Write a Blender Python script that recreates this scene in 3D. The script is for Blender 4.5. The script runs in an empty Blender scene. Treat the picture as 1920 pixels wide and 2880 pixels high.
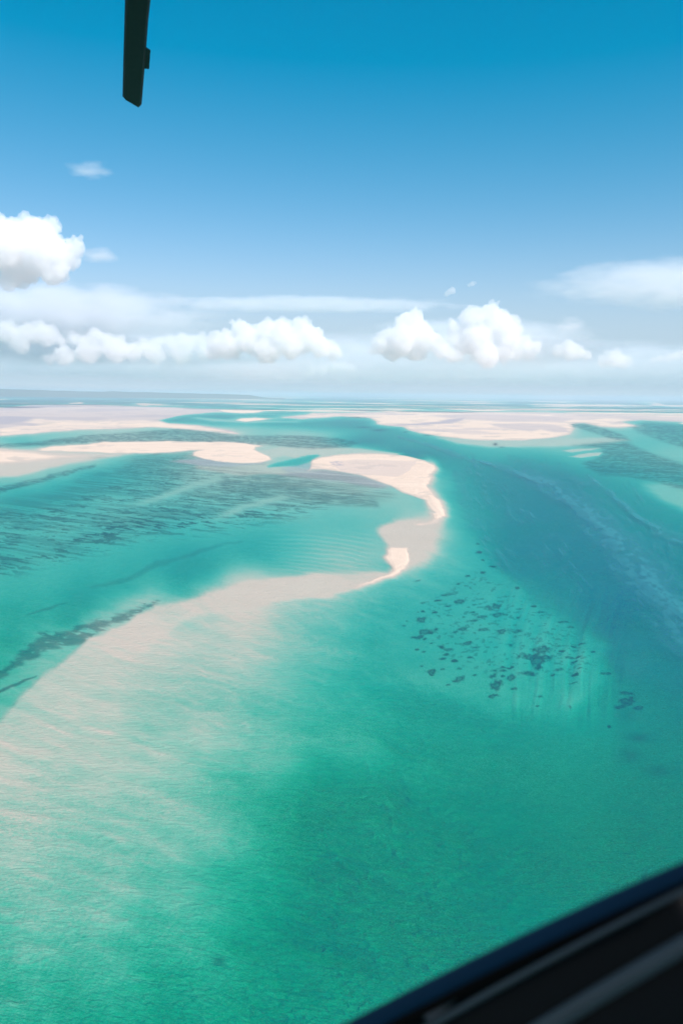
import bpy, bmesh, math, random
import numpy as np
from mathutils import Vector, Matrix, noise as mnoise
R = math.radians
scene = bpy.context.scene
# ================================================================ camera, world, sun, exposure
CAM_H = 300.0; FPX = 2240.0; PITCH = math.atan((1440-1110)/FPX); ROLL = R(.66)
cam_d = bpy.data.cameras.new('camera'); cam = bpy.data.objects.new('camera', cam_d)
scene.collection.objects.link(cam); scene.camera = cam
cam_d.sensor_fit = 'VERTICAL'; cam_d.sensor_height = 36; cam_d.sensor_width = 24; cam_d.lens = FPX/2880*36
cam_d.clip_start = .02; cam_d.clip_end = 2.0e6
cam_d.dof.use_dof = True; cam_d.dof.focus_distance = 900; cam_d.dof.aperture_fstop = 4.2
CM = Matrix.Rotation(math.pi/2-PITCH, 3, 'X') @ Matrix.Rotation(ROLL, 3, 'Z')
cam.matrix_world = Matrix.Translation((0, 0, CAM_H)) @ CM.to_4x4()
CAM = Vector((0, 0, CAM_H))
def ray(x, y): return CM @ Vector((x-960, 1440-y, -FPX))      # a direction of the chart, length FPX at depth 1
def at(x, y, dist): return CAM+ray(x, y)*(dist/FPX)
SUN_EL, SUN_AZ = R(52), R(140)
to_sun = Vector((math.sin(SUN_AZ)*math.cos(SUN_EL), math.cos(SUN_AZ)*math.cos(SUN_EL), math.sin(SUN_EL)))
sl = bpy.data.lights.new('sun', 'SUN'); sun = bpy.data.objects.new('sun', sl); scene.collection.objects.link(sun)
sl.energy = 4.2; sl.angle = R(.5); sl.color = (1, .965, .90); sun.rotation_euler = to_sun.to_track_quat('Z', 'Y').to_euler()
sun.location = (0, 0, 2000)
world = bpy.data.worlds.new('World'); scene.world = world; world.use_nodes = True
wn = world.node_tree.nodes; wl = world.node_tree.links; wn.clear()
sky = wn.new('ShaderNodeTexSky'); sky.sky_type = 'NISHITA'; sky.sun_disc = False
sky.sun_elevation = SUN_EL; sky.sun_rotation = SUN_AZ; sky.altitude = 300; sky.air_density = 1.0; sky.dust_density = 1.2; sky.ozone_density = 1.6
hs = wn.new('ShaderNodeHueSaturation'); hs.inputs['Saturation'].default_value = 1.25; hs.inputs['Hue'].default_value = .485
bg = wn.new('ShaderNodeBackground'); bg.inputs['Strength'].default_value = .12; wo = wn.new('ShaderNodeOutputWorld')
wl.new(sky.outputs[0], hs.inputs['Color'])
sx = wn.new('ShaderNodeSeparateColor'); sc_ = wn.new('ShaderNodeCombineColor'); wl.new(hs.outputs[0], sx.inputs[0])
def wmath(op, a, b=None, clamp=False):
    nd = wn.new('ShaderNodeMath'); nd.operation = op; nd.use_clamp = clamp
    for i, v in enumerate((a, b)):
        if v is None: continue
        if isinstance(v, bpy.types.NodeSocket): wl.new(v, nd.inputs[i])
        else: nd.inputs[i].default_value = v
    return nd.outputs[0]
wl.new(wmath('MAXIMUM', wmath('SUBTRACT', wmath('MULTIPLY', sx.outputs[0], 1.55), 1.24), 0), sc_.inputs[0]); wl.new(wmath('MULTIPLY', sx.outputs[1], .975), sc_.inputs[1]); wl.new(wmath('MULTIPLY', sx.outputs[2], 1.05), sc_.inputs[2])
# pale humid air low over the sea
tc = wn.new('ShaderNodeTexCoord'); sxyz = wn.new('ShaderNodeSeparateXYZ'); wl.new(tc.outputs['Generated'], sxyz.inputs[0])
hf = wmath('MULTIPLY', wmath('EXPONENT', wmath('MULTIPLY', wmath('MAXIMUM', sxyz.outputs[2], 0), -22)), .93)
zq = wmath('MULTIPLY', wmath('MAXIMUM', sxyz.outputs[2], 0), 9.5); af = wmath('MULTIPLY', wmath('EXPONENT', wmath('MULTIPLY', wmath('MULTIPLY', zq, zq), -1)), .92)
mxa = wn.new('ShaderNodeMix'); mxa.data_type = 'RGBA'; wl.new(af, mxa.inputs[0]); wl.new(sc_.outputs[0], mxa.inputs[6]); mxa.inputs[7].default_value = (2.7, 4.45, 5.75, 1)
mxw = wn.new('ShaderNodeMix'); mxw.data_type = 'RGBA'; wl.new(hf, mxw.inputs[0]); wl.new(mxa.outputs[2], mxw.inputs[6]); mxw.inputs[7].default_value = (3.86, 4.76, 5.38, 1)
wl.new(mxw.outputs[2], bg.inputs[0]); wl.new(bg.outputs[0], wo.inputs[0])
scene.view_settings.view_transform = 'Standard'; scene.view_settings.look = 'None'; scene.view_settings.gamma = 1
scene.view_settings.use_curve_mapping = False; scene.view_settings.exposure = .25
cy = scene.cycles; cy.use_denoising = True; cy.max_bounces = 24; cy.volume_bounces = 12; cy.transparent_max_bounces = 16
cy.diffuse_bounces = 3; cy.glossy_bounces = 2; cy.transmission_bounces = 2
# ================================================================ small helpers
def link(o): scene.collection.objects.link(o); return o
def tag(o, label=None, cat=None, group=None, kind=None):
    for k, v in (('label', label), ('category', cat), ('group', group), ('kind', kind)):
        if v: o[k] = v
    return o
class NT:
    def __init__(s, name):
        s.m = bpy.data.materials.new(name); s.m.use_nodes = True; s.t = s.m.node_tree; s.t.nodes.clear(); s.out = s.n('ShaderNodeOutputMaterial')
    def n(s, typ, **kw):
        nd = s.t.nodes.new(typ)
        for k, v in kw.items(): setattr(nd, k, v)
        return nd
    def set(s, nd, i, v):
        if hasattr(v, 'is_output') or isinstance(v, bpy.types.NodeSocket): s.t.links.new(v, nd.inputs[i])
        elif v is not None: nd.inputs[i].default_value = v
    def math(s, op, a, b=None, c=None, clamp=False):
        nd = s.n('ShaderNodeMath', operation=op, use_clamp=clamp); s.set(nd, 0, a); s.set(nd, 1, b); s.set(nd, 2, c); return nd.outputs[0]
    def vec(s, op, a, b=None):
        nd = s.n('ShaderNodeVectorMath', operation=op); s.set(nd, 0, a); s.set(nd, 1, b); return nd.outputs[0]
    def mix(s, f, a, b):
        nd = s.n('ShaderNodeMix', data_type='RGBA'); s.set(nd, 0, f); s.set(nd, 6, a); s.set(nd, 7, b); return nd.outputs[2]
    def noise(s, co, scale, detail=4, rough=.5, dist=0, stretch=None, rot=0):
        if stretch or rot:
            mp = s.n('ShaderNodeMapping'); s.set(mp, 0, co); mp.inputs['Rotation'].default_value = (0, 0, rot); mp.inputs['Scale'].default_value = stretch or (1, 1, 1); co = mp.outputs[0]
        nd = s.n('ShaderNodeTexNoise'); s.set(nd, 0, co); nd.inputs['Scale'].default_value = scale; nd.inputs['Detail'].default_value = detail
        nd.inputs['Roughness'].default_value = rough; nd.inputs['Distortion'].default_value = dist; return nd.outputs[0]
    def attr(s, name): nd = s.n('ShaderNodeAttribute', attribute_name=name); return nd.outputs['Fac']
    def surf(s, sh): s.t.links.new(sh, s.out.inputs[0]); return s.m
def mk_mesh(name, co, quads, mat, attrs=None, smooth=True):
    me = bpy.data.meshes.new(name); n = len(co); q = len(quads)
    me.vertices.add(n); me.vertices.foreach_set('co', np.ascontiguousarray(co, np.float32).ravel())
    me.loops.add(q*4); me.loops.foreach_set('vertex_index', np.ascontiguousarray(quads, np.int32).ravel())
    me.polygons.add(q); me.polygons.foreach_set('loop_start', np.arange(0, q*4, 4, dtype=np.int32))
    me.polygons.foreach_set('loop_total', np.full(q, 4, np.int32)); me.polygons.foreach_set('use_smooth', np.full(q, smooth))
    for k, v in (attrs or {}).items():
        a = me.attributes.new(k, 'FLOAT', 'POINT'); a.data.foreach_set('value', np.ascontiguousarray(v, np.float32))
    me.update(calc_edges=True); me.materials.append(mat); return me
# ================================================================ chart of the lagoon (plan of the sea floor)
# ---------------------------------------------------------------- noise helpers
def _hash(ix, iy, seed):
    h = (ix.astype(np.int64)*374761393 + iy.astype(np.int64)*668265263 + seed*1274126177) & 0xffffffff
    h = ((h ^ (h >> 13))*1274126177) & 0xffffffff
    h = ((h ^ (h >> 16))*2246822519) & 0xffffffff
    return ((h ^ (h >> 15)) & 0xffffff)/float(0xffffff)
def vnoise(x, y, seed=0):
    x0 = np.floor(x); y0 = np.floor(y); fx = x-x0; fy = y-y0
    fx = fx*fx*fx*(fx*(fx*6-15)+10); fy = fy*fy*fy*(fy*(fy*6-15)+10)
    a = _hash(x0, y0, seed); b = _hash(x0+1, y0, seed); c = _hash(x0, y0+1, seed); d = _hash(x0+1, y0+1, seed)
    return (a*(1-fx)+b*fx)*(1-fy)+(c*(1-fx)+d*fx)*fy
def fbm(x, y, seed=0, o=4, g=.5):
    s = 0; a = 1.; t = 0
    for k in range(o):
        s = s+a*vnoise(x+17.3*k, y+9.1*k, seed+k*31); t += a; a *= g
        x, y = x*1.9*.96-y*1.9*.28, x*1.9*.28+y*1.9*.96
    return s/t
def fbmh(x, y, seed=0, o=4, g=.5):      # unrotated octaves keep a streak direction
    s = 0; a = 1.; t = 0
    for k in range(o):
        s = s+a*vnoise(x+17.3*k, y+9.1*k, seed+k*31); t += a; a *= g; x = x*2.03; y = y*2.03
    return s/t
def sst(a, b, x):
    t = np.clip((x-a)/(b-a), 0, 1); return t*t*(3-2*t)
def sdpoly(x, y, P, ax):                 # signed distance (negative inside); ax stretches the vertical
    P = np.array(P, float); px = x; py = y*ax; X = P[:, 0]; Y = P[:, 1]*ax; n = len(P)
    d = np.full(x.shape, 1e18); ins = np.zeros(x.shape, bool)
    for i in range(n):
        j = (i+1) % n; ex = X[j]-X[i]; ey = Y[j]-Y[i]; wx = px-X[i]; wy = py-Y[i]
        t = np.clip((wx*ex+wy*ey)/(ex*ex+ey*ey+1e-9), 0, 1)
        d = np.minimum(d, (wx-t*ex)**2+(wy-t*ey)**2)
        c = (Y[i] > py) != (Y[j] > py)
        ins ^= c & (px < ex*(py-Y[i])/(ey if abs(ey) > 1e-9 else 1e-9)+X[i])
    d = np.sqrt(d); return np.where(ins, -d, d)
def line_d(x, y, P, ax):                 # distance to a polyline and the position along it
    P = np.array(P, float); d = np.full(x.shape, 1e18); u = np.zeros(x.shape); n = len(P)-1
    for i in range(n):
        ax0, ay0 = P[i, 0], P[i, 1]*ax; ex = P[i+1, 0]-ax0; ey = P[i+1, 1]*ax-ay0
        t = np.clip(((x-ax0)*ex+(y*ax-ay0)*ey)/(ex*ex+ey*ey), 0, 1)
        q = (x-ax0-t*ex)**2+(y*ax-ay0-t*ey)**2; m = q < d
        d = np.where(m, q, d); u = np.where(m, (i+t)/n, u)
    return np.sqrt(d), u
# ---------------------------------------------------------------- soundings of the open water (chart x, chart y, metres)
SOUND = [
(0,2880,3.6),(0,2750,4.2),(120,2820,4.0),(300,2860,4.6),(0,2610,2.8),(200,2680,3.4),(0,2500,1.2),(100,2420,.85),(300,2460,1.2),(210,2560,2.2),(420,2650,4.4),
(0,2250,.55),(150,2250,.6),(350,2230,.75),(500,2280,1.2),(480,2480,2.0),(500,2780,5.6),(640,2420,3.2),(700,2620,6.2),(700,2290,2.7),(640,2860,6.0),(900,2850,7.6),(900,2620,8.6),(900,2400,8),(1100,2520,8),
(1300,2300,8.2),(1300,2600,9),(1500,2420,8.6),(1800,2300,9),(1950,2100,8.6),(1600,2200,7.2),(1100,2350,7),(1920,2500,8.6),(1500,2800,8),
(-200,2300,.8),(-200,2700,3),(-150,2100,.9),(0,2100,.32),(200,2020,.55),(400,2040,.8),(600,2040,1.2),(800,2040,2.0),(1000,2080,4.0),(1200,2130,6.3),(1450,2090,6.6),(680,2160,2.2),(880,2190,5.6),(1080,2230,7),
(180,1880,.3),(400,1830,.5),(600,1830,.85),(800,1860,1.6),(1000,1900,3.7),(1100,1800,4.6),(1100,1960,5.0),(1200,1900,5),(1350,1990,5.5),
(320,1800,.28),(420,1740,.28),(600,1715,.4),(800,1730,1.1),(700,1670,.2),(900,1710,1.5),(1000,1680,2.0),(1120,1690,3.6),(1000,1780,3.2),
(1200,1620,2.2),(1150,1650,2.4),(1260,1540,1.7),(1300,1620,3.6),(1250,1700,4),(1380,1700,4),(1300,1800,4),(1500,1800,4.4),(1600,1850,4.4),(1450,1900,4.6),(1650,1950,5.6),(1730,2020,7),(1850,2000,8.5),
(1240,1500,1.2),(1290,1480,2.6),(1340,1500,5),(1230,1360,1.6),(1270,1380,3.6),(1290,1440,3),(1330,1400,6),(1300,1330,6.5),(1400,1400,8.5),(1500,1500,10),(1600,1600,11),(1500,1350,9),(1700,1750,11.5),(1850,1700,10.5),(1920,1900,10.5),(1420,1570,10),
(1750,1500,9),(1900,1600,10),(1650,1370,8.5),(1800,1420,6.5),(1600,1330,8),(1450,1300,7),(1920,1480,7),(1550,1290,4.5),(1400,1272,3.2),(1620,1300,3.5),
(1250,1262,5.5),(1150,1250,6),(1100,1222,6),(1000,1245,8),(1130,1272,9),(1200,1285,8.5),(1000,1212,4.5),(1050,1205,6),(1180,1230,5),(1300,1250,3),(960,1200,6.5),(860,1196,5.5),(900,1187,6),(780,1190,6.5),(700,1190,4.5),(600,1188,5),(540,1181,4.5),(480,1183,7),(600,1167,6.5),(700,1168,5.5),(800,1166,5),(900,1155,4.5),(760,1148,6),(900,1150,5),
(820,1212,1.2),(920,1218,1.6),(700,1208,1),(620,1204,1.2),(740,1222,1.4),(860,1186,5),
(0,1241,1.6),(100,1232,1.6),(200,1222,1.2),(300,1213,.8),(400,1208,1),(60,1247,3),
(780,1262,.7),(860,1268,.8),(740,1300,.8),(780,1310,1),(700,1320,.7),(860,1325,.6),(880,1280,1),(920,1268,.6),(960,1265,.6),(1000,1268,.8),
(0,1352,1.4),(100,1345,1.2),(200,1322,1.2),(300,1300,1.1),(60,1385,4.5),(150,1365,4.5),(260,1335,4.5),(0,1400,3.6),(320,1300,2.8),(450,1280,1.8),(350,1292,1.6),
(0,1480,2.3),(150,1450,2.2),(300,1400,2.0),(500,1400,1.8),(700,1360,1.1),(560,1330,.9),(850,1370,.9),(1000,1380,.8),(1100,1400,1.0),(1160,1430,1.1),(1100,1440,1.5),(950,1450,1.8),(800,1430,1.5),(650,1450,2),
(0,1560,3),(200,1530,2.6),(400,1500,2.6),(0,1660,3.0),(150,1640,3.0),(300,1600,3.4),(460,1580,4.4),(600,1520,3.2),(700,1560,4.0),(600,1600,4.8),(500,1640,5.0),(350,1650,4.4),(250,1700,5.2),(100,1740,4.6),(0,1760,5.6),(50,1800,5.5),(200,1760,5.2),
(760,1590,2.8),(850,1560,2.2),(900,1500,2.0),(1000,1480,2.0),(1000,1550,1.6),(1060,1560,1.2),(950,1590,1.0),(1040,1500,1.6),(0,1920,2.4),(60,1890,1.9),(0,1990,1.5),(-100,1950,3),(-200,1800,5),(-200,1500,3),
(200,1120,10),(0,1120,10),(-300,1125,10),(500,1122,9),(900,1130,8),(1300,1140,8),(1700,1150,10),(2100,1155,9),(400,1145,8),(0,1135,9),
(1760,1222,1.6),(1800,1245,2.2),(1850,1260,1.8),(1900,1280,1.4),(1700,1220,1.6),(1650,1232,1.1),(1600,1245,1.3),(1560,1258,1.6),(2000,1300,2),(2100,1450,6),(2100,1900,10),(1700,1262,2),(1880,1225,2.5),
]
def _warp(x, y): return x*.8, 420*np.log(np.maximum(y-(1099+.0115*x), 0)+26)
_S = np.array(SOUND, float); _sx, _sy = _warp(_S[:, 0], _S[:, 1]); _c = 30.
_A = np.sqrt((_sx[:, None]-_sx)**2+(_sy[:, None]-_sy)**2+_c*_c); _A = _A-np.eye(len(_S))*6
_w = np.linalg.solve(_A, np.log(_S[:, 2])-1.0)
def soundings(x, y):
    wx, wy = _warp(x, y); s = np.full(x.shape, 1.0)
    for i in range(len(_S)): s += _w[i]*np.sqrt((wx-_sx[i])**2+(wy-_sy[i])**2+_c*_c)
    return np.exp(np.clip(s, np.log(.12), np.log(13)))
# ---------------------------------------------------------------- shapes traced on the chart
BANK_MAIN = [(872,1318),(868,1323),(879,1295),(906,1285.5),(948,1279),(1011,1275),(1075,1277.5),(1139,1284),(1196,1297),(1219,1308),(1221,1317),(1211,1343),(1203,1368),(1221,1389),(1243,1413),(1256,1439),(1251,1458),(1228,1469),(1190,1475),(1165,1472),(1203,1466),(1225,1458),(1227,1448),(1219,1439),(1207,1423),(1199,1405),(1164,1392),(1133,1383),(1101,1365),(1062,1351),(1018,1335),(948,1324),(912,1320)]
BANK_LOW = [(1092,1539),(1146,1539),(1148,1579),(1142,1598),(1123,1614),(1081,1627),(1027,1640),(985,1650),(1000,1642),(1069,1623),(1100,1609),(1107,1595),(1097,1580),(1085,1566),(1085,1552)]
BANK_LONG = [(104,1263),(140,1256),(250,1251),(300,1243),(480,1241),(600,1243),(690,1247),(738,1254),(722,1256),(714,1264),(735,1275),(758,1285),(762,1293),(735,1302),(671,1302),(620,1299),(576,1292),(543,1282),(552,1271),(572,1265),(545,1266),(480,1271),(375,1275),(250,1272),(110,1267)]
BANK_WEST = [(-500,1150),(-100,1146),(0,1149),(90,1140),(240,1139),(500,1147),(620,1152.5),(640,1155),(600,1158),(520,1166),(440,1182),(470,1191),(555,1196),(600,1203),(650,1211),(672,1220),(660,1221),(600,1213),(500,1205),(430,1201),(360,1204),(270,1207),(180,1211),(100,1218),(0,1226),(-200,1240),(-500,1260)]
BANK_EAST = [(795,1173.5),(860,1168),(882,1162),(960,1162),(1060,1160),(1300,1159),(1420,1160),(1600,1163),(1740,1166),(1920,1169),(2300,1175),(2300,1186),(1920,1186),(1800,1180),(1740,1186),(1783,1198),(1740,1202),(1690,1199),(1640,1188),(1600,1192),(1610,1206),(1598,1222),(1540,1232),(1468,1237),(1380,1238),(1300,1233),(1240,1226),(1180,1217),(1150,1208),(1135,1199),(1090,1196),(1062,1192),(1060,1184),(1040,1175),(960,1170),(900,1174.5),(850,1177)]
BANK_LENS = [(612,1154),(650,1152.5),(700,1153),(738,1157),(720,1160.5),(680,1162),(640,1160.5)]
BANK_SLIP = [(662,1182),(680,1176.5),(720,1175),(762,1177.5),(730,1181.5),(690,1186)]
BANK_ISLET = [(190,1134),(225,1131.5),(240,1133),(228,1135.6),(200,1136)]
BANK_SPUR = [(382,1135),(400,1134.5),(470,1137),(430,1139),(410,1141.5),(395,1140)]
BANK_SOUTHWEST = [(-500,1258),(-100,1262),(0,1264),(100,1272),(180,1281),(240,1283),(150,1290),(60,1299),(-50,1308),(-500,1330)]
BANK_BAR = [(1905,1190.5),(1960,1188),(2100,1190),(1980,1195),(1930,1194)]
BANKS = [BANK_MAIN, BANK_LOW, BANK_LONG, BANK_WEST, BANK_EAST, BANK_LENS, BANK_SLIP, BANK_ISLET, BANK_SPUR, BANK_SOUTHWEST, BANK_BAR]
SPIT = [(1069,1486),(1085,1472),(1107,1464),(1171,1459),(1215,1472),(1222,1500),(1206,1540),(1188,1566),(1164,1588),(1139,1608),(1091,1630),(1024,1645),(916,1676),(820,1692),(700,1706),(560,1730),(430,1800),(300,1900),(200,2000),(130,2120),(60,2260),(-60,2340),(-40,2120),(5,2035),(37,1980),(67,1943),(122,1888),(202,1839),(257,1802),(318,1772),(380,1729),(429,1710),(520,1690),(612,1661),(700,1642),(796,1625),(900,1611),(1011,1612),(1080,1612),(1107,1597),(1085,1566),(1086,1540),(1085,1528),(1072,1502)]
REEFS = [(345,540,14,4),(375,675,9,5),(352,678,6,3),(430,680,10,4),(385,635,18,4),(440,625,16,4),(490,650,18,5),(540,630,26,9),(610,645,14,4),(370,715,26,13),(288,740,10,4),(300,720,6,3),(385,765,30,10),(435,757,12,5),(345,793,26,9),(410,770,14,6),(380,800,12,5),(412,820,14,4),(460,835,16,8),(350,848,12,4),(382,858,16,6),(520,770,18,8),(555,755,30,8),(495,848,20,6),(575,820,26,8),(615,838,22,6),(650,760,22,7),(720,690,24,8),(750,690,14,3),(690,655,40,12),(740,768,32,12),(800,765,30,7),(708,717,10,3),(520,900,16,6),(465,890,14,5),(590,885,14,4),(415,948,24,16),(465,938,12,4),(372,922,10,4),(540,985,22,16),(540,935,16,8),(487,1010,10,4),(610,965,12,4),(775,825,10,5),(885,648,14,5),(920,675,26,4),(1020,718,26,5),(820,662,20,3),(860,880,40,14),(915,850,44,16),(900,900,36,18),(940,885,26,10),(850,958,34,12),(905,935,18,14),(695,965,18,12),(700,945,14,5),(740,945,16,5),(740,970,12,8),(775,975,20,12),(710,1010,28,20),(697,1060,24,9),(787,1026,14,9),(780,930,16,6),(680,918,8,4),(1000,832,18,4),(1060,830,18,5),(1100,820,20,5),(1010,855,16,4),(1045,885,24,5),(1090,882,16,5),(1070,903,14,4),(1000,940,24,6),(1095,935,12,3),(1075,963,16,7),(970,963,16,5),(1215,948,28,5),(1060,1000,16,3),(915,1063,18,5),(900,1105,10,3),(1050,1115,8,10),(1310,1030,40,8),(1315,1065,34,16),(1280,1095,24,10),(1365,1092,24,9),(1330,1050,20,12),(625,365,10,7),(630,405,16,5),(655,498,14,6),(580,513,14,4),(690,466,16,5),(808,566,12,6),(535,550,10,3),(480,600,24,4),(650,440,8,4),(1230,1185,8,8),(560,700,10,4),(600,680,12,3),(600,720,26,6),(640,700,30,6),(1155,855,10,3),(960,690,10,3),(1050,742,18,4),(880,690,12,3),(810,700,10,3),(740,930,12,4),(480,870,14,5),(560,860,20,4)]
def chart(x, y):
    """depth (m, negative = dry), seagrass cover, mud tint, surface streaks"""
    yh = np.maximum(y-(1099+.0115*x), 0); sc = np.clip(yh/500, .03, 2)
    # the shores wander a little
    wx = x+(fbm(x/(90*sc+14), yh/(22*sc+3), 3)-.5)*46*sc+(fbm(x/(22*sc+5), yh/(7*sc+1.5), 5)-.5)*9*np.sqrt(sc)
    wy = y+(fbm(x/(120*sc+20), yh/(30*sc+4), 7)-.5)*16*sc+(fbm(x/(26*sc+6), yh/(9*sc+2), 9)-.5)*3*np.sqrt(sc)
    D = soundings(wx, wy); G = np.zeros_like(D); M = np.zeros_like(D); F = np.zeros_like(D); T = np.zeros_like(D)
    def sd(P, ax, sx=None, sy=None, pad=120):
        sx = wx if sx is None else sx; sy = wy if sy is None else sy
        Q = np.array(P, float); x0, y0 = Q.min(0); x1, y1 = Q.max(0)
        m = (sx > x0-pad) & (sx < x1+pad) & (sy > y0-pad/ax) & (sy < y1+pad/ax)
        r = np.full(x.shape, 1e4); r[m] = sdpoly(sx[m], sy[m], P, ax); return r
    def lay(A, v, P, ax, wi, wo):
        s = sd(P, ax, pad=wo*1.3+20); w = sst(wo, -wi, s); return A*(1-w)+v*w
    def ldist(P, ax, pad):
        Q = np.array(P, float); x0, y0 = Q.min(0); x1, y1 = Q.max(0)
        m = (wx > x0-pad) & (wx < x1+pad) & (wy > y0-pad/ax) & (wy < y1+pad/ax)
        d = np.full(x.shape, 1e4); u = np.zeros(x.shape)
        d[m], u[m] = line_d(wx[m], wy[m], P, ax); return d, u
    # ---- far shoals under the horizon, drawn out into streaks
    far = fbmh(x/330+3, yh/3.3, 21, 3, .6); far2 = fbmh(x/120, yh/1.6, 22, 3, .6)
    fm = sst(5, 12, yh)*sst(64, 50, yh)
    rt = sst(240, 620, x)*.10
    sv = sst(.49, .61, far*.65+far2*.35+rt-.04)*fm
    gy = yh/38.
    D = np.where(yh < 62, D*(1-sv)-.22*sv, D)
    for (xa, xb, yc, th, dv) in [(277,900,1113.5,1.3,.05),(380,700,1122.5,1.2,.1),(500,960,1128,1.5,.03),(760,1300,1140.5,2.2,.06),(545,610,1134.5,1.2,.05),(900,1500,1134,1.0,.1),(1060,1700,1128.5,1.2,.2),(1740,1830,1128.5,1.6,.05),(1830,2100,1144,1.8,.02),(1200,1800,1150,1.4,.25),(650,960,1117.5,1,.1),(50,260,1106.5,1.2,.15),(1100,1500,1146,1.6,.4),(960,1400,1122,1.1,.2),(1450,1800,1137,1.2,.2),(180,350,1122,.8,.9)]:
        yl = yc+.004*(x-(xa+xb)/2)
        w = np.exp(-((wy-yl)/th)**2)*sst(xa, xa+60, x)*sst(xb, xb-90, x); D = D*(1-w)+(dv-.3)*w
    s = sd([(1835,1129),(1870,1138),(2400,1146),(2400,1120),(1900,1124)], 4, pad=100); w = sst(6, -6, s); G = G*(1-w)+.8*w; D = D*(1-w)+3*w
    # ---- pale shallows fringing the banks
    for P, ax, wi, wo, v in [(BANK_WEST,3,10,34,.35),(BANK_EAST,3,10,46,.4),(BANK_LONG,3,6,30,.4),(BANK_SOUTHWEST,2,10,60,.3),(BANK_SLIP,5,5,50,.9),(BANK_LENS,5,5,34,1.0),(BANK_SPUR,6,4,24,.8),([(870,1262),(1010,1262),(1130,1276),(1080,1290),(900,1290)],3,8,16,.5),
                             ([(1240,1232),(1440,1240),(1600,1232),(1650,1245),(1560,1254),(1380,1256),(1290,1246)],3,10,26,.55),([(1600,1236),(1700,1232),(1760,1238),(1700,1243),(1600,1250)],3,6,20,.6),
                             ([(555,1175),(660,1183),(830,1186),(700,1187),(600,1184)],5,6,30,1.1),
                             ([(560,1303),(700,1306),(790,1308),(900,1325),(860,1334),(680,1334),(560,1318)],3,6,14,.42),
                             ([(790,1258),(980,1262),(870,1292),(800,1280),(740,1292),(720,1268)],3,6,12,.4)]:
        s = sd(P, ax, pad=wo*1.3); w = sst(wo, -wi, s); D = np.where(D > v, D*(1-w)+v*w, D)
    D = lay(D, .13, [(-400,1262),(100,1268),(250,1276),(360,1276),(300,1287),(200,1303),(100,1326),(50,1338),(-100,1345),(-400,1380)], 2.2, 10, 16)
    D = lay(D, 3.2, [(790,1302),(850,1286),(890,1280),(872,1294),(830,1306),(760,1312)], 2.5, 6, 14)
    # ---- seagrass meadows
    sg = [([(-300,1262),(0,1250),(100,1241),(240,1224),(400,1213),(440,1209),(500,1206),(600,1215),(672,1226),(760,1224),(850,1224),(960,1231),(1010,1240),(985,1256),(885,1262),(800,1256),(740,1251),(600,1243),(480,1241),(300,1243),(130,1252),(0,1258)],3,6,8,.78),
          ([(-200,1410),(0,1368),(100,1345),(200,1322),(270,1306),(270,1312),(200,1334),(100,1358),(0,1384)],2,5,7,.85),
          ([(240,1290),(290,1283),(300,1286),(250,1291)],3,3,6,.7),
          ([(340,1295),(440,1274),(470,1274),(400,1286)],3,3,6,.6),
          ([(400,1290),(540,1278),(576,1294),(671,1304),(730,1305),(640,1312),(570,1312),(700,1338),(960,1332),(1060,1362),(1090,1392),(1020,1408),(900,1410),(760,1420),(560,1450),(300,1520),(-50,1600),(-200,1560),(-200,1440),(150,1390),(260,1340)],1.6,14,40,.62),
          ([(380,1290),(520,1280),(560,1300),(560,1325),(500,1345),(400,1350),(330,1330)],2,10,30,.66),
          ([(600,1340),(820,1336),(1030,1390),(1055,1402),(1060,1420),(940,1416),(760,1400),(620,1380)],2,8,20,.72),
          ([(1610,1252),(1690,1243),(1760,1241),(1800,1262),(1850,1282),(1940,1310),(1990,1390),(1900,1372),(1840,1352),(1760,1338),(1690,1333),(1652,1312),(1640,1300),(1690,1282),(1690,1262)],2,8,12,.72),
          ([(1775,1200),(1820,1188),(1920,1196),(2300,1200),(2300,1300),(1920,1258),(1860,1238),(1800,1215)],2.5,8,16,.7),
          ([(1600,1190),(1650,1194),(1700,1206),(1760,1228),(1770,1240),(1720,1236),(1670,1216),(1610,1200)],3,5,10,.75),
          ([(-60,1905),(0,1894),(61,1863),(141,1827),(245,1800),(288,1771),(380,1722),(440,1690),(343,1722),(245,1748),(196,1772),(110,1782),(61,1812),(30,1850),(0,1868),(-60,1880)],1.3,8,9,.8),
          ([(-5,1935),(50,1912),(92,1896),(60,1914),(0,1942)],1.5,2,4,.9),
          ([(80,1724),(130,1706),(186,1690),(140,1709)],1.5,2,5,.5),
          ([(250,1648),(350,1618),(450,1570),(520,1560),(640,1525),(680,1518),(560,1540),(440,1590),(330,1635)],1.5,4,10,.35)]
    mot = fbm((x+y*2.2)/(70*sc+12), (y+.24*x)/(17*sc+2.2), 41, 4, .6)
    stk = fbmh((x)/(130*sc+30), (y+.22*x)/(26*sc+3), 45, 3)
    pat = fbm((x+y)/(24*sc+6), (y+.12*x)/(7*sc+1.2), 47, 3, .5)
    for k, (P, ax, wi, wo, v) in enumerate(sg):
        s = sd(P, ax, pad=wo*1.3+20)
        if k == 10: s = s+(mot-.5)*34+(pat-.46)*26
        elif k < 10 and k != 4: s = s+((mot-.5)*26+(pat-.5)*16)*np.clip(sc*4, .25, 1)
        w = sst(wo, -wi, s)
        if k == 10: w = w*sst(.30, .43, .55*pat+.45*fbm(x/30, (y+.3*x)/13, 49, 3))
        if k == 4: w = w*.85*np.clip(.15+1.2*sst(.36, .64, (.25*stk+.75*mot)), 0, 1)
        elif k < 10: w = w*np.clip(.30+1.5*sst(.30, .75, .5*mot+.5*pat), 0, 1.15)
        G = np.maximum(G, v*w*.85)
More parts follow.
